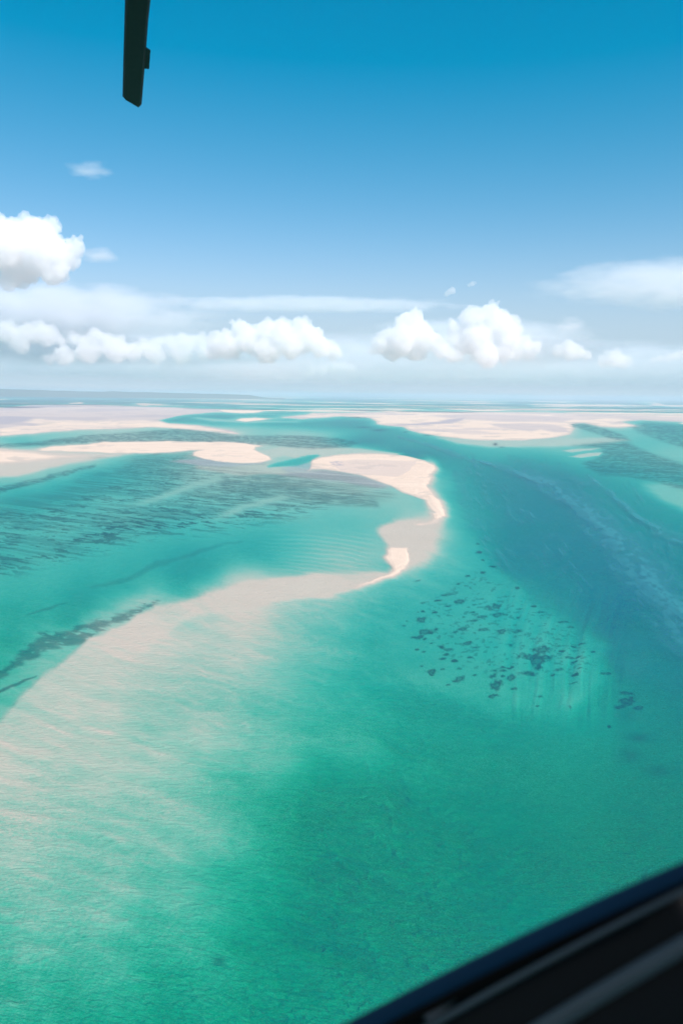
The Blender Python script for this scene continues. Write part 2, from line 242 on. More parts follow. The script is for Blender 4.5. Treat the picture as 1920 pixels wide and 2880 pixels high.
    # small dark clumps strewn over the western meadow
    s = sd([(430,1300),(720,1336),(1000,1400),(800,1450),(640,1480),(420,1500),(200,1560),(-100,1640),(-100,1450),(200,1400),(330,1350)], 1.5, pad=80)
    dots = sst(.55, .63, pat+(stk-.5)*.45)*sst(50, -30, s); G = np.maximum(G, dots*.8)
    s2 = sd([(500,1450),(740,1420),(720,1445),(560,1480),(330,1505),(150,1530),(280,1470),(400,1440)], 1.5, pad=60)
    G = np.maximum(G, sst(.54, .61, pat)*sst(25, -15, s2)*.95)
    for P in [[(1583,1267),(1630,1261),(1684,1260.5),(1650,1267),(1610,1271)], [(1598,1283),(1650,1274),(1692,1273),(1684,1280),(1630,1286)]]:
        w = sst(7, -4, sd(P, 3, pad=30)); G = G*(1-w); D = D*(1-w)+.5*w
    # bright sand lanes in the meadow
    for P in [[(330,1430),(480,1388),(610,1345)], [(560,1470),(680,1430),(790,1398)]]:
        d, u = ldist(P, 2.2, 60); w = np.exp(-(d/(16+10*mot))**2)*.8*sst(-.02, .4, u); G = G*(1-w); D = D*(1-w)+.9*w
    # ---- the long submerged spit: a sharp western lip, a slow eastern fall
    D = np.where(wx > 1100, lay(D, .32, [(1150,1470),(1215,1476),(1226,1502),(1208,1545),(1188,1570),(1164,1592),(1130,1600),(1110,1540)], 1.1, 20, 62), D)
    s = sd(SPIT, 1.2, pad=40); w = sst(16+26*sst(1150, 1210, wx), -9, s)
    lip = .05+.10*sst(1590, 1680, wy)+.40*sst(1650, 2150, wy)+.12*(fbm(x/150, y/60, 51)-.5)*sst(1560, 1700, wy)
    D = np.where(w > 0, D*(1-w)+np.minimum(D, lip)*w, D)
    lee = sd([(429,1712),(380,1731),(318,1774),(257,1804),(202,1841),(122,1890),(67,1945),(37,1982),(5,2037),(-60,2160),(-300,2200),(-300,1900),(0,1860),(300,1720),(420,1690)], 1.2, pad=60)
    w = sst(4, -16, lee)*.5; D = np.where((D < 2.5), D*(1-w)+np.maximum(D, 2.2)*w, D)
    # sand waves: curved in the lagoon, long and slanting over the eastern slope
    ph = (y-.00055*(x-700)**2*.55)/11.5+2.2*fbm(x/160, y/90, 61); rg = .5+.5*np.sin(ph*2*np.pi/1.0)
    m = sst(700, 830, x)*sst(1100, 1000, x)*sst(1480, 1520, y)*sst(1625, 1600, y); D = D*(1-.42*m*(rg**2))
    dr = y-.27*x; al = x+.27*y
    wv = fbm(al/150+fbm(al/400, dr/200, 66)*1.2, dr/19+fbm(al/300, dr/120, 64)*5, 63, 3, .55)
    wv2 = fbm(al/50+5, dr/8+fbm(al/200, dr/90, 67)*5, 69, 3, .6)
    big = fbm(al/420, dr/120, 65, 3)
    n1 = fbm(al/150+fbm(al/260, dr/120, 75)*1.6, dr/21+fbm(al/200, dr/120, 76)*5, 77, 2); rid = (1-np.abs(2*n1-1)*2.2).clip(0, 1)**2
    n2 = fbm(al/70+fbm(al/120, dr/60, 78)*1.6, dr/9+fbm(al/100, dr/60, 79)*5, 80, 2); rid2 = (1-np.abs(2*n2-1)*2.2).clip(0, 1)**2
    m = sst(1640, 1760, y+.12*x)*sst(1750, 1100, x)
    D = np.where(D > 0, np.maximum(D*(1+m*((wv-.5)*.4+(big-.5)*(.35+.65*sst(8, 3, D))-rid*.30*np.clip(big*1.6-.3, 0, 1)-rid2*.16))+m*sst(4, .5, D)*((wv-.5)*.42+(wv2-.5)*.25+(big-.5)*.35), .1), D)
    bu = 70*np.log1p(np.exp(np.clip((1790-y)/70, -20, 20))); ux = x-.5*bu+26*fbm(x/120, y/120, 70, 2); vb = fbm(ux/22, y/260, 71, 3)*.7+.3*fbm(x/50, y/40, 72, 2); m = sst(1330, 1450, x)*sst(1780, 1700, x)*sst(1610, 1690, y)*sst(2080, 1960, y)
    D = D*(1+m*(vb-.5)*.9)
    # reef platform standing above the deep channel
    s = sd([(1330,1500),(1352,1545),(1400,1590),(1462,1643),(1475,1680),(1542,1704),(1615,1753),(1719,1802),(1728,1850),(1722,1900),(1600,2000),(1400,2000),(1100,1900),(1050,1750),(1180,1640),(1280,1560)], 1.1, pad=80)
    w = sst(16, -26, s); tgt = 3.0+1.5*(fbm(x/90, y/60, 73)-.5)+m*(vb-.5)*4.6; D = np.where(D > tgt, D*(1-.72*w)+tgt*.72*w, D)
    # ---- patch reefs
    rw = fbm(x/15, y/9, 81, 3, .6)
    for (X, Y, a, b) in REEFS:
        cx = 960+X/1.633; cy = 1300+Y/1.633; a = a/1.633*1.0; b = b/1.633*1.0
        m = (np.abs(x-cx) < a*2.2) & (np.abs(y-cy) < b*2.6+4)
        if not m.any(): continue
        r = np.sqrt(((x[m]-cx)/a)**2+((y[m]-cy+.12*(x[m]-cx))/b)**2)+(rw[m]-.5)*2.0
        G[m] = np.maximum(G[m], sst(1.35, .4, r)*(1.0-.4*sst(.5, .1, r)*(a > 11)))
    rnd = sst(.66, .74, fbm(x/12+y/20, y/4.6, 85, 2))
    s = sd([(1200,1690),(1340,1600),(1440,1650),(1560,1720),(1700,1830),(1650,1890),(1500,1900),(1300,1880),(1180,1800)], 1.1, pad=60)
    G = np.maximum(G, rnd*.5*sst(20, -30, s))
    for (cx, cy, a, b, v) in [(615,2686,22,16,.6),(1815,2432,12,18,.5),(1790,2052,40,14,.5),(1770,2100,34,22,.45),(1850,2140,38,16,.4),(1760,1990,26,26,.35),(1392,1249,7,4.5,.95),(1410,1257,9,2,.6),(1066,1208,22,3.5,.8),(1022,1200,26,2.4,.6),(1140,1214,8,2,.7),(1010,1174,40,2.4,.7),(1200,1224,12,2,.7)]:
        r = ((x-cx)/a)**2+((y-cy)/b)**2; G = np.maximum(G, v*np.exp(-r*1.2)*(.7+.6*rw))
    # ---- dry banks
    ids = np.full(x.shape, -1); zz = np.zeros(x.shape)
    AXB = [1.6,1.5,3,3,3,4,4,6,6,2.4,5]; EW = [15,9,14,16,20,7,7,3,3,40,5]; OW = [6,8,6,5,8,4,4,2,2,18,3]; wetn = fbmh((x+2*yh)/60, yh/(5*sc+1.5), 33, 4, .6)
    for k, P in enumerate(BANKS):
        s = sd(P, AXB[k], pad=60)
        h = np.minimum(1.0, np.maximum(0, -s)/EW[k])
        w = sst(OW[k], 0, s); D = np.where(s < 1e3, np.where(s > 0, D*(1-w)+.04*w, -(.02+h*(.9 if k in (0, 2) else .6)*np.clip(.2+1.7*sst(.3, .6, wetn), 0, 1.4))), D)
        ids = np.where(s <= 0, k, ids)
    # wide soft fringe of wet sand east of the main bank
    s = sd(BANK_MAIN, 1.2, pad=80); east = sst(1170, 1215, x); w = sst(30, 0, s)*east; D = np.where((D > 0), D*(1-w)+.1*w, D)
    dry = D < 0
    # mud and wet-sand tint on the flats
    f1 = fbmh((x+3*yh)/150, yh/7.5, 91, 4, .55)
    wst = sst(-8, 8, -(sd([(60,1174),(150,1182),(300,1183),(440,1184),(470,1191),(560,1197),(670,1220),(600,1216),(430,1202),(270,1208),(0,1228),(0,1205),(120,1196),(60,1186)], 3)))
    mw = np.where(ids == 3, .75*(1-wst)+.25*sst(.45, .62, f1), 0)
    bl = sst(16, -4, sd([(-300,1140),(0,1140),(150,1139),(190,1143),(90,1148),(0,1150),(-300,1152)], 3))
    bl2 = sst(26, -10, sd([(-300,1165),(0,1162),(60,1158),(110,1170),(60,1188),(0,1196),(-300,1205)], 3))*sst(.35, .6, f1)
    mw = np.where(ids == 3, np.maximum(mw, np.maximum(bl, bl2)*1.25), mw)
    lav = [([(1200,1168),(1330,1164),(1500,1168),(1620,1176),(1580,1188),(1420,1184),(1300,1181)],.8),([(1380,1194),(1470,1190),(1560,1196),(1590,1204),(1600,1216),(1560,1216),(1520,1208),(1490,1214),(1440,1208),(1400,1202)],.9),
           ([(1075,1196),(1145,1193),(1230,1187),(1260,1180),(1310,1174),(1300,1182),(1270,1191),(1200,1195),(1120,1197)],1.35),([(1640,1170),(2300,1176),(2300,1190),(1780,1184),(1700,1176)],.6),([(1700,1186),(1740,1186),(1760,1192),(1720,1194)],.7)]
    for P, v in lav:
        w = sst(10, -8, sd(P, 3, pad=40)); mw = np.where(ids == 4, np.maximum(mw, w*v*(.6+.6*f1)), mw)
    mw = np.where(ids == 4, np.maximum(mw, .55*sst(.46, .6, f1)*sst(1230, 1215, y)), mw)
    s = sd([(930,1300),(1000,1292),(1080,1294),(1170,1300),(1155,1318),(1120,1342),(1040,1336),(960,1326)], 2, pad=40); mw = np.where(ids == 0, np.maximum(mw, .36*sst(3, -3, s)), mw)
    s = sd([(932,1300),(962,1297),(972,1308),(950,1314),(936,1310)], 2, pad=30); mw = np.where(ids == 0, np.maximum(mw, 1.1*sst(6, -4, s)*sst(.35, .6, pat)), mw)
    M = mw
    # lilac mud just under the water below the main bank
    s = sd([(820,1330),(900,1322),(1018,1338),(1101,1368),(1060,1372),(960,1352),(860,1345),(790,1336)], 2, pad=60); w = sst(14, -10, s); M = np.maximum(M, np.where(D > 0, .8*w, 0)); D = np.where(D > 0, D*(1-w)+.3*w, D)
    s = sd([(480,1296),(560,1290),(670,1304),(740,1304),(660,1310),(560,1308)], 2.5, pad=40); w = sst(10, -6, s); M = np.maximum(M, np.where(D > 0, .9*w, 0)); D = np.where(D > 0, D*(1-w)+.35*w, D); G = G*(1-.5*w)
    s = sd([(790,1318),(860,1300),(880,1310),(868,1326),(810,1328)], 2.5, pad=40); w = sst(8, -6, s); M = np.maximum(M, np.where(D > 0, .7*w, 0))
    G = np.where(D > 0, G*sst(.05, .3, D), 0)
    # ---- streaks of foam and scum in the channel
    fl = fbm((x+y*.8)/70, (y-.8*x)/22, 95, 5, .62); sp = fbm(x/16, y/8, 97, 2)
    for P, w0, w1, a in [([(1330,1292),(1400,1309),(1540,1360),(1640,1430),(1760,1540),(1850,1650),(1990,1790)],6,44,.85), ([(1480,1330),(1600,1400),(1700,1490),(1800,1600),(1960,1800)],30,85,.62), ([(1655,1336),(1720,1388),(1780,1447),(1850,1492),(1960,1535)],5,18,.7),
                         ([(1640,1390),(1700,1450),(1800,1600),(1950,1760)],10,40,.35), ([(1120,1228),(1200,1250),(1300,1285)],5,14,.5), ([(1280,1330),(1310,1400),(1345,1470)],14,30,.3), ([(1450,1640),(1600,1720),(1800,1880)],40,60,.12), ([(1430,1285),(1560,1320),(1680,1370)],10,20,.22)]:
        d, u = ldist(P, 1.3, 140); wd = w0+(w1-w0)*u
        core = sst(1.3, .2, d/wd+(fl-.5)*1.3); F = np.maximum(F, a*core*(.45+.7*sst(.35, .6, .6*fl+.4*sp))*sst(1.0, .75, u*.75))
    D = lay(D, 1.5, [(1815,1367),(1870,1361),(1960,1376),(2300,1440),(2300,1520),(1930,1436),(1865,1404)], 1.6, 10, 34)
    # flecks strewn along the current
    fa = (x*.62+y*.78); fb = (y*.62-x*.78); fk = sst(.60, .74, fbm(fa/26, fb/6, 101, 3))*sst(.42, .62, fbm(fa/160, fb/60, 103, 3))
    F = np.maximum(F, .42*fk*sst(3.5, 6, D)*sst(1225, 1260, y)*sst(1900, 1600, y)*sst(1240, 1330, x))
    return D, G, M, F, ids
# ================================================================ sea floor, sandbanks and water
cp, sp_ = math.cos(PITCH), math.sin(PITCH)
vr = np.concatenate([np.arange(2, 60, .6), np.arange(60, 400, 1.25), np.arange(400, 2060, 2.3), np.geomspace(2080, 9000, 14)])
ur = np.arange(-1080, 1081, 2.2); g_ = np.geomspace(1100, 30000, 34); ur = np.concatenate([-g_[::-1], ur, g_])
# rows: v px below the horizon in the unrolled chart -> b;  columns: a
b_ = FPX*math.tan(PITCH)-vr
t_ = CAM_H/(FPX*sp_-b_*cp); Yr = (FPX*cp+b_*sp_)*t_
keep = Yr > 40; vr, b_, t_, Yr = vr[keep], b_[keep], t_[keep], Yr[keep]
X = ur[None, :]*t_[:, None]; Y = np.repeat(Yr[:, None], len(ur), 1)
cr, sr = math.cos(ROLL), math.sin(ROLL); A, B = np.meshgrid(ur, b_)
SX = 960+A*cr+B*sr; SY = 1440-(-A*sr+B*cr)
SX = np.clip(SX, -900, 2800)
D, G, M, F, IDS = chart(SX.ravel(), SY.ravel()); SKY_TINT = sst(2300, 1420, SY.ravel()+.15*(900-SX.ravel()))  # last field grows with distance, for sky reflection tinted into the water
nr, nc = X.shape
# rows behind the viewer, so the sea goes on all round
extra = [(20, 1), (-100, 1), (-1000, 1), (-8000, 1), (-80000, 6), (-300000, 20)]
ex = np.array([X[-1]*(k if k == 1 else k*8)*1.0 for _, k in extra]); ey = np.array([[y]*nc for y, _ in extra], float)
X = np.concatenate([X, ex]); Y = np.concatenate([Y, ey]); pad = len(extra)*nc
last = slice(-nc, None)
D = np.concatenate([D]+[np.maximum(D[last], 2)]*len(extra)); G, M, F, SKY_TINT = [np.concatenate([q]+[q[last]*0]*len(extra)) for q in (G, M, F, SKY_TINT)]
IDS = np.concatenate([IDS, np.full(pad, -1)])
nr += len(extra)
i0 = (np.arange(nr-1)[:, None]*nc+np.arange(nc-1)[None, :]).ravel(); quads = np.stack([i0, i0+nc, i0+nc+1, i0+1], 1)
zbed = np.where(D < 0, -D*1.6, -D-.02)
co = np.stack([X.ravel(), Y.ravel(), zbed], 1)
dryv = sst(.0, -.40, D)
# --- material of the sea floor and the banks
n = NT('coral_sand'); geo = n.n('ShaderNodeNewGeometry').outputs['Position']
dry, gr, mu = n.attr('dry'), n.attr('grass'), n.attr('mud')
s1 = n.noise(geo, .004, 7, .65, 1.2, (1, 2.6, 1)); s2 = n.noise(geo, .05, 5, .6, .4, (1, 2.5, 1), .3)
wetc = n.mix(s1, (.50, .405, .335, 1), (.57, .46, .385, 1)); dryc = n.mix(s1, (.60, .445, .345, 1), (.83, .645, .51, 1))
c = n.mix(dry, wetc, dryc); c = n.mix(n.math('MULTIPLY', mu, n.math('ADD', n.math('MULTIPLY', s1, .5), .55), clamp=True), c, (.37, .325, .345, 1))
gw = n.math('MULTIPLY', gr, n.math('MULTIPLY_ADD', s2, .7, .6), clamp=True)
c = n.mix(gw, c, n.mix(s2, (.045, .062, .064, 1), (.13, .135, .14, 1)))
r1 = n.noise(geo, .22, 3, .6, 1.2, (1, 2.2, 1), R(-50)); r2_ = n.noise(geo, .045, 3, .5, 1.5, (1, 2.5, 1), R(20)); rb = n.n('ShaderNodeBump'); rb.inputs['Strength'].default_value = .6; rb.inputs['Distance'].default_value = 1.0
n.set(rb, 'Height', n.math('ADD', n.math('MULTIPLY', r1, 1.6), n.math('MULTIPLY', r2_, 3)))
bs = n.n('ShaderNodeBsdfDiffuse'); n.set(bs, 0, c); n.set(bs, 'Normal', rb.outputs[0]); sand_mat = n.surf(bs.outputs[0])
at_ = dict(dry=dryv, grass=G, mud=M)
qi = IDS[quads]; bank = np.where((qi >= 0).any(1), qi.max(1), -1)
def sub(name, mask):
    used, inv = np.unique(quads[mask], return_inverse=True)
    return mk_mesh(name, co[used], inv.reshape(-1, 4), sand_mat, {k: v[used] for k, v in at_.items()})
bed = link(bpy.data.objects.new('seabed', sub('seabed', bank < 0))); tag(bed, kind='structure')
for k in range(len(BANKS)):
    if (bank == k).any():
        o = link(bpy.data.objects.new('sandbank', sub('sandbank', bank == k))); tag(o, kind='structure')
# --- water: clear over shallow sand, turquoise with depth, light scattered back by the water itself
n = NT('lagoon_water'); geo = n.n('ShaderNodeNewGeometry').outputs['Position']
dep, stk_ = n.attr('depth'), n.attr('streak')
# wind chop: short crests running across the wind, two sizes, over a slow swell
w1 = n.noise(geo, .06, 4, .6, 1.0, (1.5, 1, 1), R(-30)); w2 = n.noise(geo, .20, 3, .6, 1.4, (1, 2.1, 1), R(-52)); w3 = n.noise(geo, .55, 3, .65, .6, (1, 1.8, 1), R(-40))
calm = n.noise(geo, .007, 3, .5); calm = n.math('MULTIPLY_ADD', calm, 2.0, -.4, clamp=True)
ridge = lambda q: n.math('SUBTRACT', .36, n.math('ABSOLUTE', n.math('MULTIPLY_ADD', q, 4, -2)))
chop = n.math('MULTIPLY', n.math('ADD', n.math('MULTIPLY', ridge(w2), -.34), n.math('MULTIPLY', n.math('SUBTRACT', w3, .5), .9)), calm)
ww = n.math('ADD', n.math('MULTIPLY', n.math('SUBTRACT', w1, .5), .5), n.math('MULTIPLY', chop, 2.6))
d2 = n.math('MAXIMUM', n.math('ADD', n.math('MULTIPLY', dep, n.math('ADD', 1, ww)), n.math('MULTIPLY', chop, 1.0)), 0)  # light and dark of wave facets put into colour by varying depth
KA = (.58, .079, n.mix(n.attr('sky_tint'), (.150,)*4, (.094,)*4))
T = n.n('ShaderNodeCombineColor')
for i in range(3): n.set(T, i, n.math('EXPONENT', n.math('MULTIPLY', d2, -KA[i]) if i < 2 else n.math('MULTIPLY', n.math('MULTIPLY', d2, KA[2]), -1)))
one = n.vec('SUBTRACT', (1, 1, 1), T.outputs[0]); BODY = n.mix(n.attr('sky_tint'), (.0, .084, .122, 1), (.0, .110, .205, 1))  # bluer body farther off: reflected sky put into the water colour
tr = n.n('ShaderNodeBsdfTransparent'); n.set(tr, 0, T.outputs[0])
bp = n.n('ShaderNodeBump'); bp.inputs['Strength'].default_value = 1; bp.inputs['Distance'].default_value = 1.2; n.set(bp, 'Height', n.math('ADD', n.math('MULTIPLY', w1, .8), chop))
df = n.n('ShaderNodeBsdfDiffuse'); n.set(df, 0, n.vec('MULTIPLY', one, BODY)); n.set(df, 'Normal', bp.outputs[0])
ad = n.n('ShaderNodeAddShader'); n.set(ad, 0, tr.outputs[0]); n.set(ad, 1, df.outputs[0])
fo = n.n('ShaderNodeBsdfDiffuse'); n.set(fo, 0, (.045, .26, .30, 1))
m1 = n.n('ShaderNodeMixShader'); n.set(m1, 0, n.math('MULTIPLY', stk_, .58)); n.set(m1, 1, ad.outputs[0]); n.set(m1, 2, fo.outputs[0])
fr = n.n('ShaderNodeFresnel'); fr.inputs['IOR'].default_value = 1.33; n.set(fr, 'Normal', bp.outputs[0])
gl = n.n('ShaderNodeBsdfGlossy'); gl.inputs['Roughness'].default_value = .22; n.set(gl, 'Normal', bp.outputs[0])
m2 = n.n('ShaderNodeMixShader'); n.set(m2, 0, n.math('MULTIPLY', fr.outputs[0], .14)); n.set(m2, 1, m1.outputs[0]); n.set(m2, 2, gl.outputs[0])
water_mat = n.surf(m2.outputs[0])
wco = co.copy(); wco[:, 2] = 0
wq = quads[~(D[quads] < -.12).all(1)]
water = link(bpy.data.objects.new('water', mk_mesh('water', wco, wq, water_mat, dict(depth=np.maximum(D, 0), streak=F, sky_tint=SKY_TINT)))); tag(water, kind='structure')
del co, wco, quads, wq, X, Y, SX, SY, A, B
# ================================================================ haze over the sea
def box_mesh(name, lo, hi):
    bm = bmesh.new(); bmesh.ops.create_cube(bm, size=1)
    for v in bm.verts: v.co = [(lo[i]+hi[i])/2+v.co[i]*(hi[i]-lo[i]) for i in range(3)]
    me = bpy.data.meshes.new(name); bm.to_mesh(me); bm.free(); return me
n = NT('sea_haze'); pv = n.n('ShaderNodeVolumePrincipled'); pv.inputs['Color'].default_value = (.80, .92, 1, 1)
pv.inputs['Density'].default_value = 2.8e-5; pv.inputs['Anisotropy'].default_value = 0; n.t.links.new(pv.outputs[0], n.out.inputs[1])
hz = box_mesh('haze', (-330000, -310000, -16), (330000, 330000, 440)); hz.materials.append(n.m)
tag(link(bpy.data.objects.new('haze', hz)), kind='stuff')
# ================================================================ low land along the left horizon
n = NT('distant_bush'); geo = n.n('ShaderNodeNewGeometry').outputs['Position']; df = n.n('ShaderNodeBsdfDiffuse')
n.set(df, 0, n.mix(n.noise(geo, .0015, 4), (.03, .05, .03, 1), (.07, .09, .05, 1))); n.surf(df.outputs[0]); bm = bmesh.new(); rows = []
LD = 45000.; prof = [(-900,7),(-500,8),(-200,9.5),(0,10),(60,10.5),(140,8.5),(230,7),(300,6),(330,8.2),(370,6.5),(450,6),(520,4.5),(600,3.5),(700,2),(800,-16)]
for i in range(0, 171):
    x = -900+i*10; hpx = float(np.interp(x, [p[0] for p in prof], [p[1] for p in prof]))
    r = ray(x, 1440); r = Vector((r.x, r.y, 0)).normalized(); top = max(3, (CAM_H+(hpx-5)/FPX*LD)*(.97+.06*mnoise.noise(Vector((x/37, 0, 0)))))
    rows.append([bm.verts.new(r*d+Vector((0, 0, z))) for d, z in ((LD, 1), (LD+1500, top*.7), (LD+3500, top), (LD+9000, top*.8), (LD+15000, 1))])
for a, b in zip(rows, rows[1:]):
    for i in range(4): bm.faces.new((a[i], b[i], b[i+1], a[i+1]))
for f in bm.faces: f.smooth = True
me = bpy.data.meshes.new('hills'); bm.to_mesh(me); bm.free(); me.materials.append(n.m); tag(link(bpy.data.objects.new('hills', me)), kind='structure')
# ================================================================ clouds: closed puffy hulls filled with droplets
def cloud_mat(name, dens, col=(1, 1, 1, 1), aniso=.0):
    n = NT(name); v = n.n('ShaderNodeVolumePrincipled'); v.inputs['Color'].default_value = col; v.inputs['Density'].default_value = dens
    v.inputs['Anisotropy'].default_value = aniso; n.t.links.new(v.outputs[0], n.out.inputs[1]); return n.m
tex = {}
def texture(name, typ, size, **kw):
    if name not in tex:
        t = bpy.data.textures.new(name, typ); t.noise_scale = size
        for k, v in kw.items(): setattr(t, k, v)
        tex[name] = t
    return tex[name]
rng = random.Random(4)
def cloud(dist, blobs, mat, label, group=None, flat=None, deep=.9, vox=3.0, puff=1.0):
    """blobs (x, y, r) on the chart at the given distance; each gets its own depth so the cloud is as deep as it is wide"""
    px = dist/FPX; bm = bmesh.new(); cx = sum(b[0] for b in blobs)/len(blobs)
    c0 = at(cx, max(b[1] for b in blobs), dist)
    for b in blobs:
        x, y, r = b[:3]; ry = b[3] if len(b) > 3 else r
        c = at(x, y, dist+rng.uniform(-.5, .5)*r*px*deep)
        m = Matrix.Translation(c-c0) @ Matrix.Diagonal((r*px, r*px*(deep+.3), ry*px, 1))
        bmesh.ops.create_icosphere(bm, subdivisions=3, radius=1, matrix=m)
        if flat is None:
            for k in range(5):
                a = rng.uniform(-.5, math.pi+.5); q = rng.uniform(.3, .5)*r; h = rng.uniform(-1, .4)*r*.6*deep
                c = at(x+math.cos(a)*r*.8, y-math.sin(a)*r*.75, dist)+Vector((0, h*px, 0))
                bmesh.ops.create_icosphere(bm, subdivisions=2, radius=q*px, matrix=Matrix.Translation(c-c0))
    me = bpy.data.meshes.new('cloud'); bm.to_mesh(me); bm.free(); me.materials.append(mat)
    o = link(bpy.data.objects.new('cloud', me)); o.location = c0
    rm = o.modifiers.new('union', 'REMESH'); rm.mode = 'VOXEL'; rm.voxel_size = vox*px; rm.use_smooth_shade = True
    rr = sorted(b[2] for b in blobs)[len(blobs)//2]
    if flat is None:
        for nm, f, s in (('billow_large', .9, .42), ('billow_mid', .42, .22), ('billow_small', .16, .13)):
            t = texture(nm+str(int(rr*px)), 'VORONOI', rr*px*f, distance_metric='DISTANCE_SQUARED' if 0 else 'DISTANCE')
            d = o.modifiers.new(nm, 'DISPLACE'); d.texture = t; d.texture_coords = 'GLOBAL'; d.strength = -rr*px*s*puff*1.2; d.mid_level = .45
    else:
        t = texture('wisp'+str(int(rr*px)), 'CLOUDS', rr*px*1.2, noise_depth=4)
        d = o.modifiers.new('wisp', 'DISPLACE'); d.texture = t; d.texture_coords = 'GLOBAL'; d.strength = min(b[3] for b in blobs if len(b) > 3)*px*1.1 if any(len(b) > 3 for b in blobs) else rr*px; d.mid_level = .55
    tag(o, label, 'cloud', group); return o
CU = cloud_mat('cumulus_droplets', .006); 
CS = cloud_mat('thin_droplets', .0040)
cloud(13000, [(20,700,74),(100,665,60),(150,635,26),(130,715,66),(50,755,56),(150,755,48),(208,698,30),(190,730,36),(-80,690,90),(60,640,34),(0,640,40),(225,680,16),(20,790,30)], CU, 'tall bright white cumulus cloud at the left edge, highest of all the clouds')
cloud(15000, [(20,935,34),(80,940,32),(130,942,34),(-50,935,46),(110,918,20),(170,955,20),(60,970,26)], CS, 'low white cumulus puff at the left edge below the grey layer')
cloud(15500, [(215,955,24),(270,948,28),(250,985,38),(330,985,38),(180,1000,30),(300,960,24),(370,990,28),(140,1010,18),(340,955,16)], CS, 'small cumulus heap left of the long row, right of the left-edge puff')
cloud(16000, [(405,980,28),(440,970,24),(480,965,24),(520,968,32),(560,965,28),(440,995,30),(510,995,34),(580,990,30)], CS, 'low ragged cumulus joining the left heap to the middle cloud')
cloud(14500, [(615,972,38),(678,925,30),(650,970,42),(700,955,42),(750,932,34),(790,938,40),(848,918,30),(865,950,42),(820,970,42),(905,978,32),(940,990,24),(750,980,44),(810,905,14),(655,905,12),(890,935,22),(600,990,26)], CU, 'broad flat-bottomed cumulus with two white tops left of centre')
cloud(16500, [(880,1045,14),(905,1038,16),(935,1032,18),(962,1032,17),(985,1036,15),(860,1052,9)], CS, 'thin scrap of cumulus low over the horizon between the two largest middle clouds')
cloud(14500, [(1150,918,46),(1130,955,48),(1075,968,32),(1190,950,40),(1105,982,36),(1165,890,22),(1052,985,18),(1170,985,36),(1215,960,30)], CU, 'rounded white cumulus dome right of centre, left of the tallest middle cloud')
cloud(14000, [(1378,885,32),(1330,900,38),(1405,915,44),(1335,950,50),(1425,950,40),(1370,1000,38),(1440,905,20),(1280,930,28),(1300,970,30),(1385,862,16),(1415,990,30),(1265,955,18),(1450,930,20),(1240,985,26),(1275,1000,24)], CU, 'tallest towering cumulus of the middle row, right of centre')
cloud(14600, [(1468,970,28),(1500,978,22),(1448,990,26),(1485,995,22)], CU, 'small white cumulus touching the right foot of the towering cloud')
cloud(15000, [(1596,980,26),(1568,988,20),(1625,990,20),(1600,998,20),(1650,1000,14)], CU, 'small round cumulus standing alone right of the towering cloud')
cloud(15500, [(1723,1010,26),(1697,1018,20),(1752,1018,21),(1735,992,13)], CS, 'faint small cumulus low at the right, second from the right edge')
cloud(15500, [(1835,1012,9),(1855,1009,11),(1880,1006,13),(1905,1000,16),(1935,996,20),(1960,992,20)], CS, 'thin wedge of white cumulus cut off by the right edge')
cloud(15500, [(1262,822,9),(1272,818,11),(1255,828,8)], CS, 'tiny pale cloud puff floating just above the towering cumulus')
cloud(15500, [(1318,802,6),(1328,798,8),(1336,795,5)], CS, 'tiniest slanting cloud scrap, right of the other floating puff')
def layer(dist, x0, x1, y0, y1, dens, label, depth=3000., grain=1.0, cut=(.35, .7), seed=0, col=(.97, .98, 1, 1)):
    """a lens of thin cloud: an oval hull whose droplets thin out towards its rim and break into wisps"""
    px = dist/FPX; n = NT('layer_droplets'); tcn = n.n('ShaderNodeTexCoord'); g = tcn.outputs['Object']
    r2 = n.vec('DOT_PRODUCT', g, g); r2 = n.t.nodes[-1].outputs['Value']
    fall = n.math('SUBTRACT', 1, r2, clamp=True); fall = n.math('MULTIPLY', fall, fall) if 0 else fall
    mp = n.n('ShaderNodeMapping'); n.set(mp, 0, g); hx = (x1-x0)/2*px; hz_ = (y1-y0)/2*px
    mp.inputs['Scale'].default_value = (hx/900*grain, depth/900*grain, hz_/300*grain); mp.inputs['Location'].default_value = (seed, seed*2.3, 0)
    nz = n.n('ShaderNodeTexNoise'); n.set(nz, 0, mp.outputs[0]); nz.inputs['Scale'].default_value = 1; nz.inputs['Detail'].default_value = 3; nz.inputs['Roughness'].default_value = .55
    q = n.n('ShaderNodeMapRange'); n.set(q, 0, n.math('ADD', nz.outputs[0], n.math('MULTIPLY_ADD', fall, .5, -.32))); q.inputs[1].default_value = cut[0]; q.inputs[2].default_value = cut[1]
    v = n.n('ShaderNodeVolumePrincipled'); v.inputs['Color'].default_value = col; n.set(v, 'Density', n.math('MULTIPLY', n.math('MULTIPLY', q.outputs[0], fall), dens)); n.t.links.new(v.outputs[0], n.out.inputs[1])
    bm = bmesh.new(); bmesh.ops.create_icosphere(bm, subdivisions=5, radius=1)
    for w in bm.verts:      # an uneven rim instead of a perfect oval
        k = .86+.28*mnoise.fractal(Vector((w.co.x*2.2+seed, w.co.y*2.2, w.co.z*1.2)), 1, 2, 4); w.co *= min(k, 1)
    me = bpy.data.meshes.new('cloud'); bm.to_mesh(me); bm.free(); me.materials.append(n.m)
    o = link(bpy.data.objects.new('cloud', me)); o.location = at((x0+x1)/2, (y0+y1)/2, dist); o.scale = (hx, depth, hz_); tag(o, label, 'cloud'); return o
layer(17000, -700, 760, 765, 1000, .0030, 'wide soft grey layer cloud on the left under the tallest cumulus', 1500, 1, (.3, .62), 1, (.92, .935, .96, 1))
